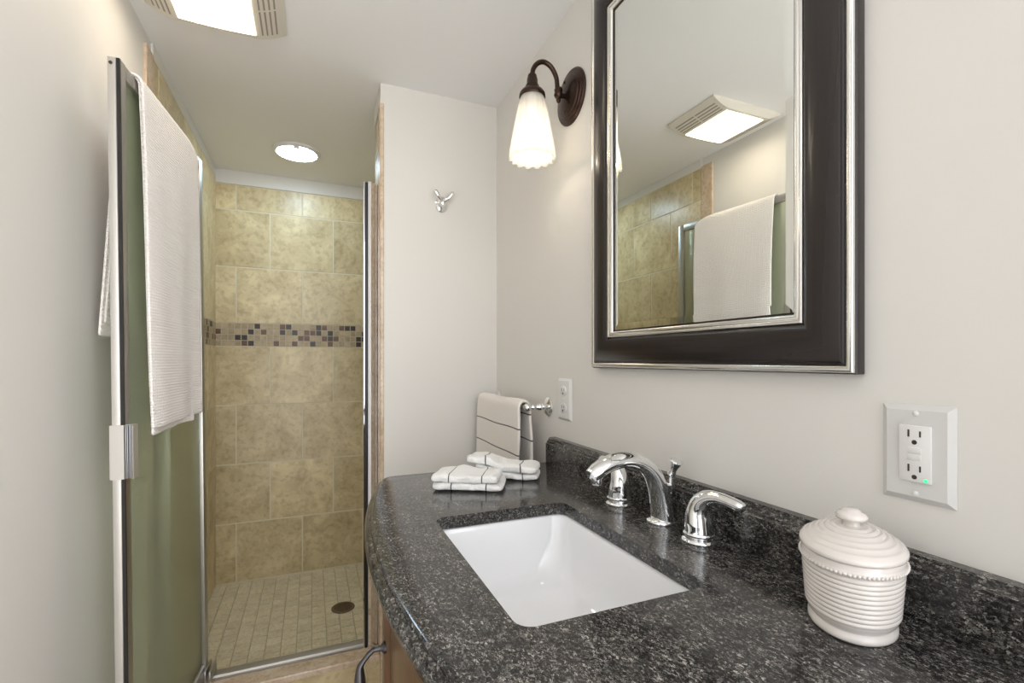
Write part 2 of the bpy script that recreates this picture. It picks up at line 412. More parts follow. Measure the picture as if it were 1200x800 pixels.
bm = bmesh.new(); box(bm, XL-0.12, 0.12, YS+0.02, YS+0.12, -0.1, ZC); struct('wall_end', bm, M['paint'])
shower_wall('wall_shower_back', (0, YS, 0), (1, 0, 0), (0, -1, 0), XL, XSR, -1.0276)
shower_wall('wall_shower_left', (XL, 0, 0), (0, 1, 0), (1, 0, 0), 1.800, YS, 1.86, TILE_TOP+0.028)
shower_wall('wall_shower_right', (XSR, 0, 0), (0, 1, 0), (-1, 0, 0), YPB, YS, 1.95)
shower_wall('wall_shower_return', (XP+0.006, 0, 0), (0, 1, 0), (-1, 0, 0), 1.800, YPB+0.004, 1.85)
bm = bmesh.new(); box(bm, XSR, 0.12, YPB, YS+0.02, -0.1, ZC); struct('wall_shower_outer', bm, M['paint'])
# marble edging of the tiled walls, painted boards above the tiles
bm = bmesh.new(); box(bm, XL-0.005, XL+0.008, 1.732, 1.800, 0.0, TILE_TOP+0.032, 0.003); struct('trim_1', bm, M['marble'])
bm = bmesh.new(); box(bm, XP-0.008, XP+0.006, YB-0.004, 1.800, 0.0, TILE_TOP, 0.003); struct('trim_2', bm, M['marble'])
bm = bmesh.new(); box(bm, XL, XSR, YS-0.012, YS+0.02, TILE_TOP, ZC, 0.002); struct('trim_3', bm, M['paint'])
bm = bmesh.new(); box(bm, XL-0.005, XL+0.0065, 1.801, YS-0.012, TILE_TOP+0.0285, ZC, 0.001); struct('trim_4', bm, M['paint'])
bm = bmesh.new(); box(bm, XP-0.006, XP+0.008, YB+0.0005, YPB, TILE_TOP, ZC, 0.001); struct('trim_5', bm, M['paint'])
# shower floor and curb
bm = bmesh.new(); box(bm, XL, XSR, 1.80, YS, -0.1, ZF-0.004, mi=1)
rc = []
p = 0.0575
DRC = Vector((-0.530, 2.375))
for c in range(17):
    u0 = XL+c*p; u1 = min(u0+p, XSR)
    off = 0 if c % 2 else p*0.5
    k = 0; v = 1.83-off
    while v < YS:
        a, d = max(v, 1.83), min(v+p*(1.0), YS)
        if d-a > 0.006 and (Vector(((u0+u1)/2, (a+d)/2))-DRC).length > 0.028: rc.append((u0+0.0012, u1-0.0012, a+0.0007, d-0.0007))
        v += p
tiles(bm, (0, 0, ZF-0.004), (1, 0, 0), (0, 1, 0), (0, 0, 1), rc, h=0.004, bev=0.0012)
struct('floor_shower', bm, [M['floortile'], M['floorgrout']])
bm = bmesh.new(); box(bm, XL, XP, 1.755, 1.852, -0.1, 0.118, mi=1)
tiles(bm, (0, 1.755, 0), (1, 0, 0), (0, 0, 1), (0, -1, 0), [(XL+0.003+k*0.3155, min(XL+k*0.3155+0.3125, XP-0.002), 0.002, 0.117) for k in range(3)], h=0.006)
struct('trim_6', bm, [M['tile'], M['grout']])
bm = bmesh.new(); box(bm, XL+0.0085, XP-0.0085, 1.738, 1.862, 0.118, 0.140, 0.004); struct('trim_7', bm, M['marble'])

# ------------------------------------------------------------------ countertop with bowed front
YE0, YE1 = 0.16, 1.261
def bow(y): return -0.567+0.30*(y-0.75)**2
path = [(0.0, YE1), (-0.15, YE1), (-0.32, YE1)]
xe = bow(YE1); rc_ = 0.018
path += [(xe+rc_, YE1), (xe+rc_*0.45, YE1-rc_*0.10), (xe+rc_*0.12, YE1-rc_*0.42), (bow(YE1-rc_), YE1-rc_)]
ny = 48
for k in range(1, ny): 
    y = YE1-rc_+(YE0+rc_-(YE1-rc_))*k/ny; path.append((bow(y), y))
xn = bow(YE0)
path += [(bow(YE0+rc_), YE0+rc_), (xn+rc_*0.12, YE0+rc_*0.42), (xn+rc_*0.45, YE0+rc_*0.10), (xn+rc_, YE0), (-0.32, YE0), (-0.15, YE0), (0.0, YE0)]
P2 = [Vector(p) for p in path]
NRM = []
for i, p in enumerate(P2):
    t = (P2[min(i+1, len(P2)-1)]-P2[max(i-1, 0)]).normalized()
    NRM.append(Vector((t.y, -t.x)) if True else None)
if NRM[3].x > 0: pass
# make normals point outwards (front edge: -x)
mid = len(P2)//2
if NRM[mid].x > 0: NRM = [-q for q in NRM]
EDGE = [(0.0, ZK), (0.003, ZK-0.0008), (0.0055, ZK-0.003), (0.0058, ZK-0.0065), (0.010, ZK-0.0078), (0.0145, ZK-0.011), (0.0175, ZK-0.017), (0.0170, ZK-0.024), (0.0135, ZK-0.030), (0.0085, ZK-0.034), (0.006, ZK-0.038)]
def rrect(x0, x1, y0, y1, r, n=7):
    pts = []
    for cx, cy, a0 in ((x1-r, y1-r, 0), (x0+r, y1-r, PI/2), (x0+r, y0+r, PI), (x1-r, y0+r, 1.5*PI)):
        for k in range(n+1):
            a = a0+PI/2*k/n; pts.append((cx+r*math.cos(a), cy+r*math.sin(a)))
    return pts
SX0, SX1, SY0, SY1 = -0.452, -0.176, 0.486, 0.893
ct = thing('countertop', 'speckled black granite countertop with bowed front edge on the vanity', 'countertop', (-0.28, 0.71, ZK-0.038))
bm = bmesh.new()
rings = [[bm.verts.new((p.x+n.x*o, p.y+n.y*o, z)) for p, n in zip(P2, NRM)] for o, z in EDGE]
for a, b2 in zip(rings, rings[1:]):
    for k in range(len(P2)-1): bm.faces.new((a[k], a[k+1], b2[k+1], b2[k]))
bm.faces.new([rg[0] for rg in rings]+[]) if False else None
hole = rrect(SX0, SX1, SY0, SY1, 0.022)
ht = [bm.verts.new((x, y, ZK)) for x, y in hole]
ZH = ZK-0.0025
he = 0.0015
HB = 0.0235
hb = [bm.verts.new((x, y, ZK-HB)) for x, y in hole]
nh = len(hole)
for k in range(nh): bm.faces.new((ht[k], ht[(k+1) % nh], hb[(k+1) % nh], hb[k]))
def fill(outer, inner):
    es = []
    for lp in (outer, inner):
        for k in range(len(lp)):
            a, c = lp[k], lp[(k+1) % len(lp)]
            e = bm.edges.get((a, c)) or bm.edges.new((a, c)); es.append(e)
    bmesh.ops.triangle_fill(bm, use_beauty=True, use_dissolve=False, edges=es, normal=(0, 0, 1))
fill(rings[0], ht)
big = rrect(SX0-0.036, SX1+0.036, SY0-0.036, SY1+0.036, 0.05)
h1 = [bm.verts.new((x, y, ZK-HB)) for x, y in big]; h2 = [bm.verts.new((x, y, ZK-0.038)) for x, y in big]
for a, b2 in ((hb, h1), (h1, h2)):
    for k in range(nh): bm.faces.new((a[k], a[(k+1) % nh], b2[(k+1) % nh], b2[k]))
fill(rings[-1], h2)
link('slab', bm, M['granite'], ct, angle=25)
bm = bmesh.new()
bp_ = [(0.0, ZK), (-0.031, ZK), (-0.031, ZB-0.017), (-0.0275, ZB-0.0145), (-0.0275, ZB-0.0105), (-0.0235, ZB-0.0085), (-0.0205, ZB-0.003), (-0.016, ZB), (0.0, ZB)]
extrude_profile(bm, bp_, lambda p, s: (p[0], s, p[1]), [YE0, YE1-0.0])
link('backsplash', bm, M['granite'], ct, angle=20)

# ------------------------------------------------------------------ sink
sk = thing('sink', 'white porcelain rectangular undermount sink set in the granite countertop', 'sink', (-0.314, 0.69, ZK-0.17))
bm = bmesh.new()
def srect(grow, z, r): return [(x, y, z) for x, y in rrect(SX0-grow, SX1+grow, SY0-grow, SY1+grow, r, 9)]
loops = [srect(0.030, ZK-0.0245, 0.04), srect(0.006, ZK-0.0245, 0.03), srect(0.003, ZK-0.026, 0.03), srect(0.000, ZK-0.034, 0.032), srect(-0.006, ZK-0.085, 0.045), srect(-0.013, ZK-0.115, 0.055), srect(-0.028, ZK-0.138, 0.065), srect(-0.055, ZK-0.150, 0.07), srect(-0.10, ZK-0.156, 0.035)]
lv = [[bm.verts.new(p) for p in l] for l in loops]
for a, b2 in zip(lv, lv[1:]):
    for k in range(len(a)): bm.faces.new((a[k], a[(k+1) % len(a)], b2[(k+1) % len(a)], b2[k]))
bm.faces.new(lv[-1])
o = link('basin', bm, M['porcelain'], sk, angle=75)
md = o.modifiers.new('thick', 'SOLIDIFY'); md.thickness = 0.008; md.offset = -1
md = o.modifiers.new('sub', 'SUBSURF'); md.levels = 1; md.render_levels = 2
bm = bmesh.new(); lathe(bm, [(0.001, 0.004), (0.014, 0.004), (0.016, 0.001), (0.022, 0.0035), (0.026, 0.0005), (0.026, -0.004), (0.001, -0.004)], -0.314, 0.69, 28, org=(-0.314, 0.69, ZK-0.153)); link('sink_drain', bm, M['chrome'], sk)

# ------------------------------------------------------------------ vanity cabinet
vc = thing('vanity_cabinet', 'dark brown wooden vanity cabinet under the granite countertop', 'cabinet', (-0.27, 0.71, 0.0))
CY0, CY1 = 0.19, 1.232
def cfront(y, o): return bow(y)+0.036-o
def curved(bm, y0, y1, z0, z1, o0, o1, n=10, bev=0):
    prof = [(o0, z0), (o1, z0), (o1, z1), (o0, z1)]
    extrude_profile(bm, prof, lambda p, s: (cfront(s, p[0]), s, p[1]), [y0+(y1-y0)*k/n for k in range(n+1)])
bm = bmesh.new()
sp = [CY0+(CY1-CY0)*k/24 for k in range(25)]
extrude_profile(bm, [(0, 0.10), (1, 0.10), (1, ZK-0.0385), (0, ZK-0.0385)], lambda p, s: (-0.004 if p[0] == 0 else cfront(s, 0), s, p[1]), sp)
bmesh.ops.delete(bm, geom=[f for f in bm.faces if all(abs(v.co.z-(ZK-0.0385)) < 1e-5 for v in f.verts)], context='FACES_ONLY')
body = link('body', bm, M['wood'], vc, angle=30)
bm = bmesh.new()
extrude_profile(bm, [(0, 0.0), (1, 0.0), (1, 0.10), (0, 0.10)], lambda p, s: (-0.02 if p[0] == 0 else cfront(s, -0.05), s, p[1]), sp[1:-1]); link('toe_kick', bm, M['wood'], vc, angle=30)
def front(name, y0, y1, z0, z1):
    bm = bmesh.new(); f = 0.045
    curved(bm, y0, y1, z0, z0+f, 0.0005, 0.020); curved(bm, y0, y1, z1-f, z1, 0.0005, 0.020)
    curved(bm, y0, y0+f, z0+f, z1-f, 0.0005, 0.020, 3); curved(bm, y1-f, y1, z0+f, z1-f, 0.0005, 0.020, 3)
    curved(bm, y0+f, y1-f, z0+f, z1-f, 0.0005, 0.010)
    return link(name, bm, M['wood'], vc, angle=30)
def pull(parent, y, z0, z1):
    bm = bmesh.new(); x = cfront(y, 0.020)
    for z in (z0, z1):
        lathe(bm, [(0.001, 0.0), (0.010, 0.0), (0.010, 0.003), (0.007, 0.006), (0.0045, 0.009), (0.0045, 0.022)], 0, 0, 16, org=(x+0.0005, y, z), rotm=RX)
    pts, rad = [], []
    for k in range(25):
        t = k/24; a = math.sin(PI*t)
        pts.append((x-0.020-0.022*min(1, a*1.9)**0.8, y, z0+(z1-z0)*t+(0)))
        rad.append(0.0042+0.0060*max(0, a-0.35)/0.65)
    tube(bm, pts, rad, 12)
    link('pull_handle', bm, M['pullbronze'], vc, parent)
d1 = front('door', 0.925, 1.226, 0.115, ZK-0.050)
bm = bmesh.new(); xk = cfront(1.200, 0.020)
lathe(bm, [(0.001, 0), (0.008, 0), (0.008, 0.002), (0.005, 0.006), (0.0045, 0.020), (0.0075, 0.026), (0.0095, 0.032), (0.0090, 0.038), (0.005, 0.041), (0.001, 0.0415)], 0, 0, 20, org=(xk+0.0005, 1.200, 0.680), rotm=RX, sx=2.0)
link('knob', bm, M['pullbronze'], vc, d1)
d2 = front('door', 0.505, 0.915, 0.115, ZK-0.050); pull(d2, 0.845, 0.550, 0.684)
d3 = front('door', 0.196, 0.495, 0.115, ZK-0.050); pull(d3, 0.462, 0.550, 0.684)

# ------------------------------------------------------------------ faucet
fc = thing('faucet', 'chrome widespread faucet with arched spout behind the sink', 'faucet', (-0.070, 0.712, ZK))
FY = 0.712
bm = bmesh.new()
lathe(bm, [(0.001, 0.0005), (0.027, 0.0005), (0.0275, 0.003), (0.026, 0.006), (0.022, 0.008), (0.001, 0.008)], 0, 0, 32, org=(-0.068, FY, ZK)); link('base_flange', bm, M['chrome'], fc)
bm = bmesh.new()
pts = [(-0.066, FY, ZK+0.006), (-0.069, FY, ZK+0.030), (-0.076, FY, ZK+0.062), (-0.092, FY, ZK+0.094), (-0.118, FY, ZK+0.1145), (-0.150, FY, ZK+0.122), (-0.182, FY, ZK+0.1175), (-0.206, FY, ZK+0.107), (-0.220, FY, ZK+0.0985)]
tube(bm, pts, [0.0195, 0.0185, 0.0175, 0.0165, 0.0155, 0.0150, 0.0148, 0.0142, 0.0115], 24, sx=1.30, sy=0.95, smooth_n=6)
sp_ = link('spout', bm, M['chrome'], fc, angle=50)
bm = bmesh.new(); lathe(bm, [(0.001, 0), (0.0098, 0), (0.0104, 0.004), (0.0104, 0.012), (0.001, 0.0125)], 0, 0, 24, org=(-0.2075, FY, ZK+0.083)); link('aerator', bm, M['chrome'], fc, sp_)
bm = bmesh.new()
tube(bm, [(-0.046, FY, ZK+0.050), (-0.0455, FY, ZK+0.085)], 0.0038, 10)
RT = Matrix.Rotation(math.radians(26), 3, 'X')
lathe(bm, [(0.001, -0.002), (0.0065, 0.000), (0.0085, 0.004), (0.0070, 0.009), (0.0060, 0.014), (0.0075, 0.021), (0.0105, 0.029), (0.0120, 0.034), (0.0090, 0.036), (0.001, 0.035)], 0, 0, 20, org=(-0.0455, FY, ZK+0.083), rotm=RT)
tube(bm, [(-0.085, FY, ZK+0.070), (-0.064, FY, ZK+0.066), (-0.046, FY, ZK+0.058)], [0.014, 0.010, 0.006], 14, smooth_n=4)
link('lift_rod', bm, M['chrome'], fc)
def handle(y, sgn):
    bm = bmesh.new(); c = (-0.074, y, ZK)
    lathe(bm, [(0.001, 0.0005), (0.0275, 0.0005), (0.028, 0.003), (0.0265, 0.0055), (0.0235, 0.007), (0.0232, 0.0100), (0.0255, 0.012), (0.0260, 0.0145), (0.0245, 0.017), (0.001, 0.017)], 0, 0, 32, org=c)
    hb = link('handle', bm, M['chrome'], fc)
    bm = bmesh.new()
    pts = [(c[0], y, ZK+0.016), (c[0], y-sgn*0.001, ZK+0.030), (c[0], y-sgn*0.002, ZK+0.047), (c[0], y+sgn*0.004, ZK+0.064), (c[0]+0.001, y+sgn*0.018, ZK+0.076), (c[0]+0.003, y+sgn*0.036, ZK+0.0805), (c[0]+0.005, y+sgn*0.056, ZK+0.0800), (c[0]+0.007, y+sgn*0.074, ZK+0.0775), (c[0]+0.008, y+sgn*0.082, ZK+0.0768)]
    tube(bm, pts, [0.0238, 0.0225, 0.0200, 0.0165, 0.0128, 0.0100, 0.0092, 0.0090, 0.0060], 22, sx=1.0, sy=0.98, up=Vector((1, 0, 0)), smooth_n=5)
    link('lever', bm, M['chrome'], fc, hb, angle=60)
handle(0.612, -1); handle(0.835, 1)

# ------------------------------------------------------------------ ceramic jar
jc = Vector((-0.0945, 0.357, ZK)); JR = Matrix.Rotation(0.60, 3, 'Z'); JA, JB = 0.0685, 0.052
jar = thing('jar', 'cream ribbed oval ceramic jar with knobbed lid beside the wall outlet', 'jar', jc)
HJ = 0.0905
prof = [(0.001, 0.0005), (0.80, 0.0005), (0.825, 0.003), (0.815, 0.0075), (0.760, 0.0100), (0.765, 0.0115), (0.82, 0.0145), (0.85, 0.0185)]
nr = 10
for k in range(nr):
    z0 = 0.0195+k*(0.0715-0.0195)/nr; st = (0.0715-0.0195)/nr; b0 = 0.865+0.075*((k+0.5)/nr)
    prof += [(b0-0.018, z0), (b0+0.006, z0+st*0.3), (b0+0.012, z0+st*0.55), (b0+0.004, z0+st*0.85)]
prof += [(0.935, 0.0720), (0.948, 0.0735), (0.966, 0.0748), (0.970, 0.0770), (0.955, 0.0790), (0.948, 0.0805), (0.950, 0.0850), (0.93, 0.0862), (0.85, 0.0862), (0.001, 0.080)]
bm = bmesh.new(); lathe(bm, prof, 0, 0, 72, sx=JA, sy=JB, org=jc, rotm=JR)
nb = 78
for k in range(nb):                                  # beaded rope under the rim
    a = 2*PI*k/nb; q = JR @ Vector((JA*0.970*math.cos(a), JB*0.970*math.sin(a), 0.0762))
    bmesh.ops.create_icosphere(bm, subdivisions=1, radius=0.0021, matrix=Matrix.Translation(jc+q))
link('jar_body', bm, M['ceramic'], jar, angle=60)
lp = [(0.85, 0.0868), (0.975, 0.0868), (0.992, 0.0885), (0.988, 0.0910), (0.978, 0.0922)]
nl_ = 6
for k in range(nl_):
    t0 = k/nl_; r0 = 0.97-t0*0.70; h0 = 0.0925+0.0175*math.sin(t0*PI/2*1.0)
    t1 = (k+1)/nl_; r1 = 0.97-t1*0.70; h1 = 0.0925+0.0175*math.sin(t1*PI/2)
    lp += [(r0, h0), (r0*0.7+r1*0.3, h0*0.7+h1*0.3+0.0019), (r0*0.35+r1*0.65, h0*0.35+h1*0.65+0.0015)]
lp += [(0.24, 0.1105), (0.001, 0.111)]
bm = bmesh.new(); lathe(bm, lp, 0, 0, 72, sx=JA, sy=JB, org=jc, rotm=JR); lid = link('lid', bm, M['ceramic'], jar, angle=60)
bm = bmesh.new(); lathe(bm, [(0.001, 0.110), (0.0095, 0.110), (0.0080, 0.1135), (0.0088, 0.1165), (0.0150, 0.1185), (0.0160, 0.1215), (0.0130, 0.1250), (0.0095, 0.1262), (0.0085, 0.1280), (0.0060, 0.1292), (0.001, 0.1295)], 0, 0, 32, org=jc); link('lid_knob', bm, M['ceramic'], jar, lid, angle=60)

# ------------------------------------------------------------------ wall mirror
MY0, MY1, MZ0, MZ1 = 0.398, 1.026, 1.159, 2.080
mr_ = thing('wall_mirror', 'rectangular wall mirror in dark espresso frame with silver beaded edges', 'mirror', (0, 0.712, 1.64))
def frame_ring(bm, prof, mi=None):
    """prof = list of (w inwards, h out of the wall); swept round the rectangle with mitred corners"""
    cs = []
    for (w, h) in prof:
        cs.append([bm.verts.new((-h, y, z)) for y, z in ((MY0+w, MZ0+w), (MY1-w, MZ0+w), (MY1-w, MZ1-w), (MY0+w, MZ1-w))])
    for a, b2 in zip(cs, cs[1:]):
        for k in range(4): bm.faces.new((a[k], a[(k+1) % 4], b2[(k+1) % 4], b2[k]))
bm = bmesh.new()
frame_ring(bm, [(0.001, 0.0005), (0.0, 0.004), (0.0, 0.0165), (0.002, 0.019), (0.011, 0.0185), (0.013, 0.0225), (0.018, 0.0260), (0.026, 0.0292), (0.036, 0.0310), (0.046, 0.0312), (0.056, 0.0295), (0.064, 0.0262), (0.069, 0.0225), (0.071, 0.019), (0.088, 0.017), (0.089, 0.0075), (0.089, 0.0005)])
fr = link('frame', bm, M['framewood'], mr_, angle=35)
bm = bmesh.new(); frame_ring(bm, [(0.0018, 0.0185), (0.0022, 0.0215), (0.0045, 0.0242), (0.0075, 0.0245), (0.0100, 0.0228), (0.0112, 0.0218), (0.0125, 0.0185)]); link('outer_bead', bm, M['silver'], mr_, fr, angle=60)
bm = bmesh.new(); frame_ring(bm, [(0.0700, 0.0185), (0.0705, 0.0225), (0.0725, 0.0245), (0.0755, 0.0240), (0.0770, 0.0222), (0.0785, 0.0235), (0.0815, 0.0235), (0.0840, 0.0215), (0.0855, 0.0170)]); link('inner_bead', bm, M['silver'], mr_, fr, angle=60)
bm = bmesh.new()
cs = [[bm.verts.new((-h, y, z)) for y, z in ((MY0+w, MZ0+w), (MY1-w, MZ0+w), (MY1-w, MZ1-w), (MY0+w, MZ1-w))] for w, h in ((0.0885, 0.0130), (0.0885, 0.0150), (0.1020, 0.0160))]
for a, b2 in zip(cs, cs[1:]):
    for k in range(4): bm.faces.new((a[k], a[(k+1) % 4], b2[(k+1) % 4], b2[k]))
bm.faces.new(cs[0]); bm.faces.new(cs[-1])
link('mirror_glass', bm, M['mirror'], mr_, smooth=False)

# ------------------------------------------------------------------ wall sconce beside the mirror
def sconce(y, label, wpow):
    t = thing('wall_sconce', label, 'lamp', (0, y, 1.905))
    bm = bmesh.new(); lathe(bm, [(0.001, 0.0005), (0.074, 0.0005), (0.0745, 0.004), (0.071, 0.008), (0.064, 0.009), (0.062, 0.012), (0.056, 0.0135), (0.054, 0.0165), (0.036, 0.021), (0.018, 0.024), (0.001, 0.025)], 0, 0, 48, org=(0, y, 1.905), rotm=RX)
    for dy, dz in ((0.008, 0.040), (0.008, -0.040)): lathe(bm, [(0.001, 0), (0.0055, 0), (0.0055, 0.002), (0.003, 0.0045), (0.001, 0.005)], 0, 0, 14, org=(-0.0175, y+dy, 1.905+dz), rotm=RX)
    link('backplate', bm, M['bronze'], t)
    sx = -0.122
    bm = bmesh.new()
    tube(bm, [(-0.020, y, 1.905), (-0.038, y, 1.902), (-0.046, y, 1.912), (-0.047, y, 1.930), (-0.051, y, 1.952), (-0.066, y, 1.974), (-0.087, y, 1.982), (-0.106, y, 1.974), (-0.119, y, 1.955), (sx, y, 1.932)], 0.0065, 14, smooth_n=5)
    lathe(bm, [(0.001, -0.022), (0.004, -0.020), (0.0065, -0.014), (0.005, -0.010), (0.0095, -0.006), (0.0125, 0.0), (0.0105, 0.008), (0.012, 0.014), (0.009, 0.020), (0.001, 0.022)], 0, 0, 18, org=(-0.043, y, 1.902))
    arm = link('arm', bm, M['bronze'], t, angle=50)
    bm = bmesh.new()
    lathe(bm, [(0.001, 1.940), (0.0105, 1.940), (0.0125, 1.936), (0.0125, 1.931), (0.0145, 1.928), (0.0150, 1.914), (0.0185, 1.909), (0.0180, 1.905), (0.0205, 1.900), (0.0290, 1.896), (0.0345, 1.888), (0.0355, 1.879), (0.0340, 1.877), (0.0320, 1.880), (0.001, 1.882)], 0, 0, 28, org=(sx, y, 0)); link('socket_cap', bm, M['bronze'], t, angle=50)
    bm = bmesh.new(); lathe(bm, [(0.001, 1.884), (0.0145, 1.884), (0.0145, 1.850), (0.0135, 1.846), (0.001, 1.846)], 0, 0, 24, org=(sx, y, 0)); link('bulb_socket', bm, M['plastic'], t, arm)
    bm = bmesh.new()
    sp_ = [(0.0275, 1.884), (0.0330, 1.874), (0.0365, 1.862), (0.0405, 1.842), (0.0445, 1.818), (0.0490, 1.792), (0.0540, 1.764), (0.0580, 1.742), (0.0600, 1.728), (0.0590, 1.7160)]
    def md(r, h, a):
        w = min(1.0, (1.885-h)/0.05)
        f = abs(math.cos(a*7)); return (r*(1+0.11*w*(f-0.6)), h-(0.004*f if h < 1.73 else 0))
    lathe(bm, sp_, 0, 0, 112, mod=md, org=(sx, y, 0), cap=False)
    o = link('lamp_shade', bm, M['shade'], t, angle=80)
    s_ = o.modifiers.new('thick', 'SOLIDIFY'); s_.thickness = 0.0022; s_.offset = -1
    bm = bmesh.new(); lathe(bm, [(0.001, 1.846), (0.012, 1.846), (0.012, 1.832), (0.016, 1.818), (0.0225, 1.798), (0.0245, 1.780), (0.021, 1.760), (0.011, 1.750), (0.001, 1.748)], 0, 0, 24, org=(sx, y, 0)); link('bulb', bm, M['bulb'], t, arm)
    l = bpy.data.lights.new('bulb_light', 'POINT'); l.energy = wpow; l.color = BULB_COL; l.shadow_soft_size = 0.015
    lo = bpy.data.objects.new('bulb_light', l); COL.objects.link(lo); lo.location = (sx, 0, 1.738-1.905); lo.parent = t
    return t
sconce(1.160, 'bronze wall sconce with fluted glass shade left of the mirror', SCONCE_W)

# ------------------------------------------------------------------ outlets
def screw(bm, y, z, x, r=0.0032):
    lathe(bm, [(0.0005, 0.0), (r, 0.0), (r, 0.0010), (r*0.6, 0.0018), (0.0005, 0.0019)], 0, 0, 16, org=(x, y, z), rotm=RX)
def wallplate(bm, yc, zc_, w, h, d=0.0062, b=0.0065):
    lo = [bm.verts.new((-0.0004, yc+a*w/2, zc_+c*h/2)) for a, c in ((-1, -1), (1, -1), (1, 1), (-1, 1))]
    l1 = [bm.verts.new((-0.0018, yc+a*w/2, zc_+c*h/2)) for a, c in ((-1, -1), (1, -1), (1, 1), (-1, 1))]
    l2 = [bm.verts.new((-d, yc+a*(w/2-b), zc_+c*(h/2-b))) for a, c in ((-1, -1), (1, -1), (1, 1), (-1, 1))]
    for a, c in ((lo, l1), (l1, l2)):
        for k in range(4): bm.faces.new((a[k], a[(k+1) % 4], c[(k+1) % 4], c[k]))
    bm.faces.new(l2); bm.faces.new(lo)
def slots(root, par, zc_):
    for a, b2, h0, h1 in ((0.0050, 0.0069, -0.0010, 0.0076), (-0.0067, -0.0050, -0.0004, 0.0066)):
        bm = bmesh.new(); box(bm, -0.0092, -0.0085, gy+a, gy+b2, zc_+h0, zc_+h1); link('slot', bm, M['slot'], root, par, smooth=False)
    bm = bmesh.new(); lathe(bm, [(0.0004, 0), (0.0027, 0), (0.0027, 0.0006), (0.0004, 0.0006)], 0, 0, 14, org=(-0.0086, gy, zc_-0.0070), rotm=RX); link('ground_slot', bm, M['slot'], root, par, smooth=False)
gy, gz = 0.339, 1.0670
t = thing('wall_outlet', 'white outlet with green light on the right wall above the jar', 'outlet', (0, gy, gz))
bm = bmesh.new(); wallplate(bm, gy, gz, 0.0745, 0.115); pl = link('cover_plate', bm, M['plate'], t, smooth=False)
for z in (gz+0.0475, gz-0.0475):
    bm = bmesh.new(); screw(bm, gy, z, -0.0061); link('screw', bm, M['plastic'], t, pl)
bm = bmesh.new(); box(bm, -0.0088, -0.006, gy-0.0165, gy+0.0165, gz-0.0333, gz+0.0333, 0.0012); rcp = link('receptacle', bm, M['plastic'], t)
for zc_ in (gz+0.0205, gz-0.0205):
    slots(t, rcp, zc_)
for z in (gz+0.0041, gz-0.0041):
    bm = bmesh.new(); box(bm, -0.0099, -0.0086, gy-0.0068, gy+0.0068, z-0.0034, z+0.0034, 0.0005); link('button', bm, M['plastic'], t, rcp)
bm = bmesh.new(); lathe(bm, [(0.0004, 0), (0.0022, 0), (0.0020, 0.0008), (0.0004, 0.0011)], 0, 0, 14, org=(-0.0087, gy-0.0115, gz-0.0300), rotm=RX); link('indicator_light', bm, M['led'], t, rcp)
gy, gz = 1.1975, 1.0670
t = thing('wall_outlet', 'small white outlet on the right wall beside the towel bar', 'outlet', (0, gy, gz))
bm = bmesh.new(); wallplate(bm, gy, gz, 0.075, 0.118); pl = link('cover_plate', bm, M['plastic'], t, smooth=False)
bm = bmesh.new(); screw(bm, gy, gz, -0.0061); link('screw', bm, M['plastic'], t, pl)
for zc_ in (gz+0.0240, gz-0.0240):
    bm = bmesh.new(); lathe(bm, [(0.0004, 0), (0.0165, 0), (0.0162, 0.0022), (0.0150, 0.0028), (0.0004, 0.0028)], 0, 0, 28, org=(-0.0060, gy, zc_), rotm=RX, sx=0.86); r_ = link('receptacle', bm, M['plastic'], t)
    slots(t, r_, zc_)

# ------------------------------------------------------------------ towel bar and hand towel
bx, bz = -0.072, 1.037
tb = thing('towel_bar', 'chrome towel bar on the right wall beyond the countertop', 'towel bar', (0, 1.52, bz))
bm = bmesh.new(); tube(bm, [(bx, 1.300, bz), (bx, 1.726, bz)], 0.0075, 16, up=Vector((0, 0, 1))); link('bar', bm, M['chrome'], tb)
for y in (1.300, 1.722):
    bm = bmesh.new()
    lathe(bm, [(0.001, 0.0005), (0.0285, 0.0005), (0.0285, 0.004), (0.024, 0.008), (0.019, 0.009), (0.013, 0.012), (0.008, 0.016), (0.0075, 0.020), (0.0115, 0.026), (0.0125, 0.031), (0.010, 0.037), (0.006, 0.044), (0.0058, 0.050), (0.0085, 0.055), (0.006, 0.060), (0.006, 0.066), (0.001, 0.067)], 0, 0, 28, org=(0, y, bz), rotm=RX)
    sphere(bm, (bx, y, bz), 0.0125)
    link('post', bm, M['chrome'], tb)
def hand_towel():
    bm = bmesh.new()
    y0, y1 = 1.316, 1.706
    Lf, Lb, r = 0.40, 0.30, 0.0135
    tot = Lf+PI*r+Lb
    def fn(u, v):
        s = v*tot; y = y0+(y1-y0)*u
        if s < Lf:
            d = Lf-s; x = bx-r-0.010*min(1, d/0.3)*(0.7+0.3*math.sin(u*9)); z = bz-d
        elif s < Lf+PI*r:
            a = (s-Lf)/r; x = bx-r*math.cos(a); z = bz+r*math.sin(a)
        else:
            d = s-Lf-PI*r; x = bx+r+0.006*math.sin(u*7)*min(1, d/0.2)+0.004*min(1, d/0.1); z = bz-d
        y += 0.004*math.sin(s*25)*(1 if u > .5 else -1)*abs(u-0.5)*2
        return (x, y, z+0.0015*math.sin(u*PI*3))
    grid(bm, 30, 90, fn, lambda u, v: (u*0.4, abs(v*tot-Lf)))
    o = link('hand_towel', bm, M['handtowel'], angle=180)
    s_ = o.modifiers.new('thick', 'SOLIDIFY'); s_.thickness = 0.009; s_.offset = 1
    o.modifiers.new('sub', 'SUBSURF').render_levels = 1
    tag(o, 'cream hand towel with two dark stripes hanging on the chrome towel bar', 'towel')
hand_towel()

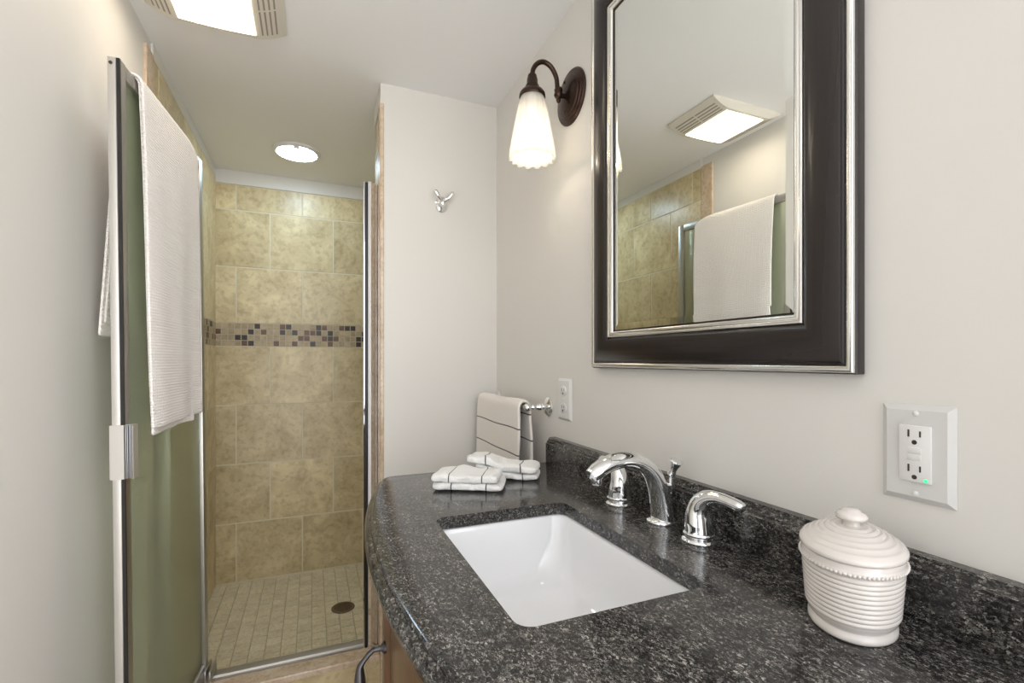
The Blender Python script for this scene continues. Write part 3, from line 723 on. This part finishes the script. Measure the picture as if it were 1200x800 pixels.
# ------------------------------------------------------------------ folded wash cloths
def washcloth(name, label, c, ang, lx, ly, layers, hump, seed, tilt=0.0, skew=0.0):
    bm = bmesh.new(); uvl = bm.loops.layers.uv.verify()
    R = Matrix.Rotation(ang, 3, 'Z')
    zb = c[2]
    for li, (z0, h, ox, sxl) in enumerate(layers):
        nu, nv = 40, 28
        def pt(i, j):
            # i round the cross-section, j along the length: soft-edged folded layer
            t = -1+2*j/(nv-1)
            tt = max(-1, min(1, t)); endr = (1-abs(tt)**7)**(1/3.2)
            a = 2*PI*i/nu
            ca, sa = math.cos(a), math.sin(a)
            px = tt*lx/2*sxl+ox
            py = ly/2*math.copysign(abs(ca)**0.35, ca)*(0.90+0.10*endr)
            pz = h/2*math.copysign(abs(sa)**0.55, sa)*(0.25+0.75*endr)
            nz = noise.noise(Vector((px*22+seed, py*22, li*3.1+seed)))
            nz2 = noise.noise(Vector((px*60+seed, py*60, li*7.7)))
            px += 0.006*noise.noise(Vector((py*30, seed+li, pz*20)))+skew*py
            top = 1 if pz > 0 else 0.25
            zz = z0+h/2+pz+top*(0.0062*nz+0.0016*nz2)*(1 if li else 0.6)+hump(px/lx, py/ly)+tilt*px
            py += 0.008*noise.noise(Vector((px*25, seed*2+li, 5.0)))+0.0035*noise.noise(Vector((px*70, seed+li, pz*60)))
            zz += top*0.0030*noise.noise(Vector((px*38+seed, py*16, 9.0+li)))
            return R @ Vector((px, py, 0)) + Vector((c[0], c[1], zb+zz)), (0.5+t/2, i/nu)
        V = [[None]*nv for _ in range(nu)]; UV = {}
        for i in range(nu):
            for j in range(nv):
                p, uv = pt(i, j); p.z = max(p.z, ZK+0.0006); V[i][j] = bm.verts.new(p); UV[V[i][j]] = uv
        for i in range(nu):
            for j in range(nv-1):
                f = bm.faces.new((V[i][j], V[(i+1) % nu][j], V[(i+1) % nu][j+1], V[i][j+1]))
                for l in f.loops: l[uvl].uv = UV[l.vert]
        for j in (0, nv-1):
            f = bm.faces.new([V[i][j] for i in range(nu)])
            for l in f.loops: l[uvl].uv = UV[l.vert]
    o = link(name, bm, M['washcloth'], angle=180)
    o.modifiers.new('sub', 'SUBSURF').render_levels = 1
    return tag(o, label, 'wash cloth', 'folded wash cloths on the countertop')
WA = -0.50
washcloth('washcloth', 'white folded wash cloth on the left, lying flat on the granite', (-0.318, 1.090, ZK+0.0006), WA, 0.168, 0.105,
          [(0.0, 0.018, 0.0, 1.0), (0.0165, 0.021, -0.004, 0.95)], lambda u, v: 0.0, 3.0)
washcloth('washcloth', 'white folded wash cloth on the right, resting partly on the other', (-0.208, 1.150, ZK+0.0006), WA-0.05, 0.185, 0.085,
          [(0.0, 0.016, 0.012, 0.88), (0.0155, 0.020, 0.0, 1.0)], lambda u, v: 0.021*(1/(1+math.exp((u+0.10)*15))), 11.0)

# ------------------------------------------------------------------ robe hook on the back wall
hk = thing('robe_hook', 'small chrome double robe hook on the back wall', 'hook', (-0.221, YB, 1.766))
hc = Vector((-0.221, YB, 1.757))
bm = bmesh.new(); lathe(bm, [(0.001, 0.0005), (0.0245, 0.0005), (0.0245, 0.004), (0.0205, 0.008), (0.0150, 0.0095), (0.0110, 0.015), (0.0085, 0.022), (0.0105, 0.028), (0.0080, 0.033), (0.001, 0.035)], 0, 0, 28, sx=0.95, sy=1.25, org=hc, rotm=RYB); link('rosette', bm, M['chrome'], hk)
for s_ in (-1, 1):
    bm = bmesh.new()
    tube(bm, [hc+Vector((0, -0.024, 0.004)), hc+Vector((s_*0.010, -0.034, 0.008)), hc+Vector((s_*0.020, -0.041, 0.016)), hc+Vector((s_*0.031, -0.044, 0.030)), hc+Vector((s_*0.034, -0.044, 0.034))], [0.0085, 0.0080, 0.0078, 0.0085, 0.0060], 12, smooth_n=4); link('prong', bm, M['chrome'], hk)

# ------------------------------------------------------------------ ceiling fan light and shower dome light
FX0, FX1, FY0_, FY1_ = -1.085, -0.735, 1.345, 1.590
PX0, PX1 = -1.005, -0.815
fl = thing('ceiling_fan_light', 'square ivory exhaust fan with lit panel on the ceiling', 'ceiling light', (-0.91, 1.44, ZC))
def domez(x, y):
    u = (x-(FX0+FX1)/2)/((FX1-FX0)/2); v = (y-(FY0_+FY1_)/2)/((FY1_-FY0_)/2)
    return ZC-0.008-0.027*(1-max(0.0, (abs(u)-0.57)/0.43)**1.6)-0.003*max(0, 1-u*u)
bm = bmesh.new()
nx = 36
def slab_x(bm, xa, xb, n, y0, y1, off=0.0, topz=ZC-0.0004):
    xs = [xa+(xb-xa)*k/n for k in range(n+1)]
    lo = [[bm.verts.new((x, y, domez(x, y)+off)) for x in xs] for y in (y0, y1)]
    up = [[bm.verts.new((x, y, topz)) for x in xs] for y in (y0, y1)]
    for k in range(n):
        bm.faces.new((lo[0][k], lo[0][k+1], lo[1][k+1], lo[1][k])); bm.faces.new((up[0][k], up[0][k+1], up[1][k+1], up[1][k]))
        for q in (0, 1): bm.faces.new((lo[q][k], lo[q][k+1], up[q][k+1], up[q][k]))
    for k in (0, n): bm.faces.new((lo[0][k], lo[1][k], up[1][k], up[0][k]))
slab_x(bm, FX0, FX1, nx, FY0_, FY1_)
link('housing', bm, M['vent'], fl, angle=40)
for (xa, xb) in ((FX0+0.018, PX0-0.012), (PX1+0.012, FX1-0.018)):
    bm = bmesh.new()
    for k in range(4):
        x = xa+(xb-xa)*(k+0.5)/4
        for (ya, yb) in ((FY0_+0.018, 1.4635), (1.4705, FY1_-0.018)):
            slab_x(bm, x-0.0022, x+0.0022, 1, ya, yb, -0.0006, ZC-0.004)
    link('vent_slots', bm, M['ventslot'], fl, smooth=False)
bm = bmesh.new()
xs = [PX0+(PX1-PX0)*k/20 for k in range(21)]
def lensz(x, y): return domez(x, y)-0.0015-0.002*max(0, 1-((x-0.5*(PX0+PX1))/(0.5*(PX1-PX0)))**2)
slab = []
ys = [FY0_+0.012, FY0_+0.016, FY1_-0.016, FY1_-0.012]
LV = [[bm.verts.new((x, y, lensz(x, y)+(0.004 if q in (0, 3) else 0))) for x in xs] for q, y in enumerate(ys)]
for q in range(3):
    for k in range(20): bm.faces.new((LV[q][k], LV[q][k+1], LV[q+1][k+1], LV[q+1][k]))
link('light_panel', bm, M['fanlens'], fl, angle=60)

DC = (-0.730, 2.470, ZC)
dl = thing('shower_ceiling_light', 'round white dome light on the ceiling above the shower', 'ceiling light', DC)
bm = bmesh.new(); lathe(bm, [(0.086, -0.0004), (0.104, -0.0004), (0.105, -0.006), (0.100, -0.012), (0.094, -0.014), (0.090, -0.0135), (0.088, -0.013), (0.086, -0.0004)], 0, 0, 48, org=DC, cap=False); link('rim', bm, M['plastic'], dl)
bm = bmesh.new(); lathe(bm, [(0.0895, -0.008), (0.088, -0.0125), (0.082, -0.0150), (0.066, -0.0170), (0.045, -0.0182), (0.020, -0.0188), (0.001, -0.0190)], 0, 0, 48, org=DC, cap=False); link('lens', bm, M['domelens'], dl, angle=80)
bm = bmesh.new(); box(bm, DC[0]-0.012, DC[0]+0.012, DC[1]-0.094, DC[1]-0.084, ZC-0.024, ZC-0.012, 0.002); link('clip', bm, M['plastic'], dl)

# ------------------------------------------------------------------ shower door, its frame, towel
phi = math.atan2(0.049, 0.535); LD = 0.558; ZD0, ZD1 = 0.165, 1.820; LEAN = 0.0105
dA = Vector((-1.042, 1.258, 0))
dr = thing('shower_door', 'open framed shower door of pale green obscure glass by the left wall', 'shower door', (dA.x+LEAN*(ZD1-ZD0), dA.y, ZD0))
dr['local_space'] = True
dr.rotation_euler = (0, -LEAN, -phi)
HD = ZD1-ZD0; T = 0.020; ST = 0.030
DM = Matrix.Translation(dr.location) @ Matrix.Rotation(-phi, 4, 'Z') @ Matrix.Rotation(-LEAN, 4, 'Y')
def stile(name, s0, s1):
    bm = bmesh.new(); box(bm, -T, 0, s0, s1, 0, HD, 0.002)
    return link(name, bm, M['satin'], dr)
st = stile('stile', 0, ST); st2 = stile('stile', LD-ST, LD)
bm = bmesh.new(); box(bm, -T-0.0012, -0.0065, -0.0016, 0.0004, 0.0, HD-0.001, 0.0005); link('end_cap', bm, M['satin_light'], dr, st)
bm = bmesh.new(); box(bm, -0.0055, 0.0008, -0.0012, 0.004, 0.0, HD-0.002); link('gasket', bm, M['gasket'], dr, st)
bm = bmesh.new(); lathe(bm, [(0.0005, 0), (0.0034, 0), (0.0034, 0.0015), (0.0005, 0.002)], 0, 0, 14, org=(-0.015, -0.0016, HD-0.014), rotm=RYB); link('screw', bm, M['draindark'], dr, st)
bm = bmesh.new(); box(bm, -T+0.001, -0.001, ST, LD-ST, HD-ST, HD, 0.002); link('top_rail', bm, M['satin'], dr)
bm = bmesh.new(); box(bm, -T+0.001, -0.001, ST, LD-ST, 0, 0.045, 0.002); link('bottom_rail', bm, M['satin'], dr)
bm = bmesh.new(); box(bm, -0.0150, -0.0100, ST-0.004, LD-ST+0.004, 0.041, HD-ST+0.004); link('glass_panel', bm, M['doorglass'], dr, smooth=False)
bm = bmesh.new()
hz0, hz1 = 0.925-ZD0, 1.040-ZD0
hp = [(-T-0.005, -0.0035), (-T-0.005, 0.020), (-T-0.001, 0.020), (-T-0.001, -0.0020), (0.0005, -0.0020), (0.0005, 0.020), (0.0175, 0.020), (0.0175, -0.0045), (0.0165, -0.0045), (0.0145, 0.004), (0.0015, 0.004), (0.0005, -0.0035)]
extrude_profile(bm, hp, lambda p, s: (p[0], p[1], s), [hz0, hz1]); hnd = link('handle', bm, M['satin_light'], dr, smooth=False)
bm = bmesh.new()
for k in range(4):
    x = 0.0020+k*0.0033
    box(bm, x, x+0.0022, -0.0012-0.0012*(k % 2), 0.0045, hz0+0.0005, hz1-0.0005, 0.0007)
link('grip_ribs', bm, M['ribs'], dr, hnd)
bm = bmesh.new()
for k in range(5): box(bm, -0.040+k*0.013, -0.034+k*0.013, LD-0.050, LD+0.020, -0.007, 0.036-0.004*abs(k-2), 0.001)
link('pivot_bracket', bm, M['satin'], dr)

sf = thing('shower_door_frame', 'chrome shower door jamb and threshold track on the marble curb', 'door frame', (-0.78, 1.82, 0.14))
bm = bmesh.new()
jp = [(-0.4925, 1.800), (-0.4925, 1.812), (-0.4890, 1.812), (-0.4890, 1.826), (-0.4840, 1.830), (XP-0.0065, 1.835), (XP-0.0065, 1.805), (-0.452, 1.803), (-0.456, 1.792), (-0.468, 1.789), (-0.478, 1.793), (-0.480, 1.806), (-0.4885, 1.808), (-0.4895, 1.800)]
extrude_profile(bm, jp, lambda p, s: (p[0], p[1], s), [0.1405, 1.822]); jmb = link('jamb', bm, M['chrome'], sf, angle=30)
bm = bmesh.new(); box(bm, -0.4885, -0.4805, 1.800, 1.8075, 0.1405, 1.8215); link('gasket', bm, M['gasket'], sf, jmb, smooth=False)
bm = bmesh.new(); box(bm, XL+0.0085, -1.075, 1.806, 1.834, 0.1405, 1.822, 0.002); link('jamb', bm, M['satin'], sf)
bm = bmesh.new(); extrude_profile(bm, [(1.802, 0.1403), (1.802, 0.146), (1.806, 0.147), (1.809, 0.153), (1.826, 0.157), (1.834, 0.157), (1.838, 0.1403)], lambda p, s: (s, p[0], p[1]), [-1.0745, -0.4930]); link('threshold_track', bm, M['track'], sf, angle=20)

def bath_towel():
    bm = bmesh.new()
    s0, s1 = 0.064, 0.448
    ztop = HD+0.006
    def sheet(sa, sb, of, ob, zf, zbk, ph):
        r = (of-ob)/2; cx = (of+ob)/2
        Lf = ztop-r-zf; Lb = ztop-r-zbk; tot = Lf+PI*r+Lb
        def fn(u, v):
            q = v*tot; s = sa+(sb-sa)*u
            if q < Lb:
                d = Lb-q; k = d/Lb; o = ob-0.032*k**1.15-0.004*math.sin(u*8+1)*k; z = ztop-r-d; s -= 0.012*k
            elif q < Lb+PI*r:
                a = (q-Lb)/r; o = cx-r*math.cos(a); z = ztop-r+r*math.sin(a)
            else:
                d = q-Lb-PI*r; k = d/Lf
                o = of+0.007*k*math.sin(u*5.5+ph)+0.006*k+0.003*math.sin(u*13+ph)*k; z = ztop-r-d
                s += 0.010*k*(1-u)+0.004*math.sin(k*6)
            # soft rounded shoulder at the far end of the rail
            sh = max(0, (u-0.80)/0.20); z -= 0.022*sh**2.2*max(0, 1-abs(q-(Lb+PI*r/2))/0.35)
            return (o, s, z)
        grid(bm, 36, 130, fn, lambda u, v: (u*0.41, v*tot))
    sheet(s0, s1, 0.016, -T-0.010, 1.019-ZD0, 1.232-ZD0, 0.3)
    sheet(s0+0.012, s1-0.06, 0.0065, -T-0.0045, 1.003-ZD0, 1.26-ZD0, 0.9)
    bm.transform(DM)
    o = link('bath_towel', bm, M['bathtowel'], angle=180)
    s_ = o.modifiers.new('thick', 'SOLIDIFY'); s_.thickness = 0.006; s_.offset = 0
    o.modifiers.new('sub', 'SUBSURF').render_levels = 1
    tag(o, 'large cream bath towel draped over the open shower door', 'towel')
bath_towel()

# ------------------------------------------------------------------ shower drain
dn = thing('shower_drain', 'round dark bronze drain grate in the shower floor', 'drain', (DRC.x, DRC.y, ZF))
bm = bmesh.new(); lathe(bm, [(0.040, 0.0), (0.052, 0.0), (0.052, 0.003), (0.050, 0.0045), (0.044, 0.0045), (0.042, 0.003), (0.040, 0.0)], 0, 0, 40, org=(DRC.x, DRC.y, ZF+0.0003), cap=False); link('rim', bm, M['grate'], dn)
bm = bmesh.new()
lathe(bm, [(0.001, 0.0005), (0.042, 0.0005), (0.042, 0.001), (0.001, 0.001)], 0, 0, 32, org=(DRC.x, DRC.y, ZF+0.0001)); link('sump', bm, M['slot'], dn)
bm = bmesh.new()
for k in range(5): 
    r = 0.006+0.0085*k; lathe(bm, [(r-0.0022, 0.001), (r+0.0022, 0.001), (r+0.0022, 0.0040), (r-0.0022, 0.0040), (r-0.0022, 0.001)], 0, 0, 32, org=(DRC.x, DRC.y, ZF), cap=False)
for k in range(8):
    a = 2*PI*k/8+0.2; w = 0.0018; d = Vector((math.cos(a), math.sin(a), 0)); e = Vector((-d.y, d.x, 0)); c0 = Vector((DRC.x, DRC.y, ZF))
    vs = [bm.verts.new(c0+d*rr+e*ee+Vector((0, 0, zz))) for rr in (0.003, 0.0425) for ee in (-w, w) for zz in (0.001, 0.0042)]
    for q in ((0,1,3,2), (4,6,7,5), (0,4,5,1), (2,3,7,6), (0,2,6,4), (1,5,7,3)): bm.faces.new([vs[i] for i in q])
link('grate', bm, M['grate'], dn, smooth=False)
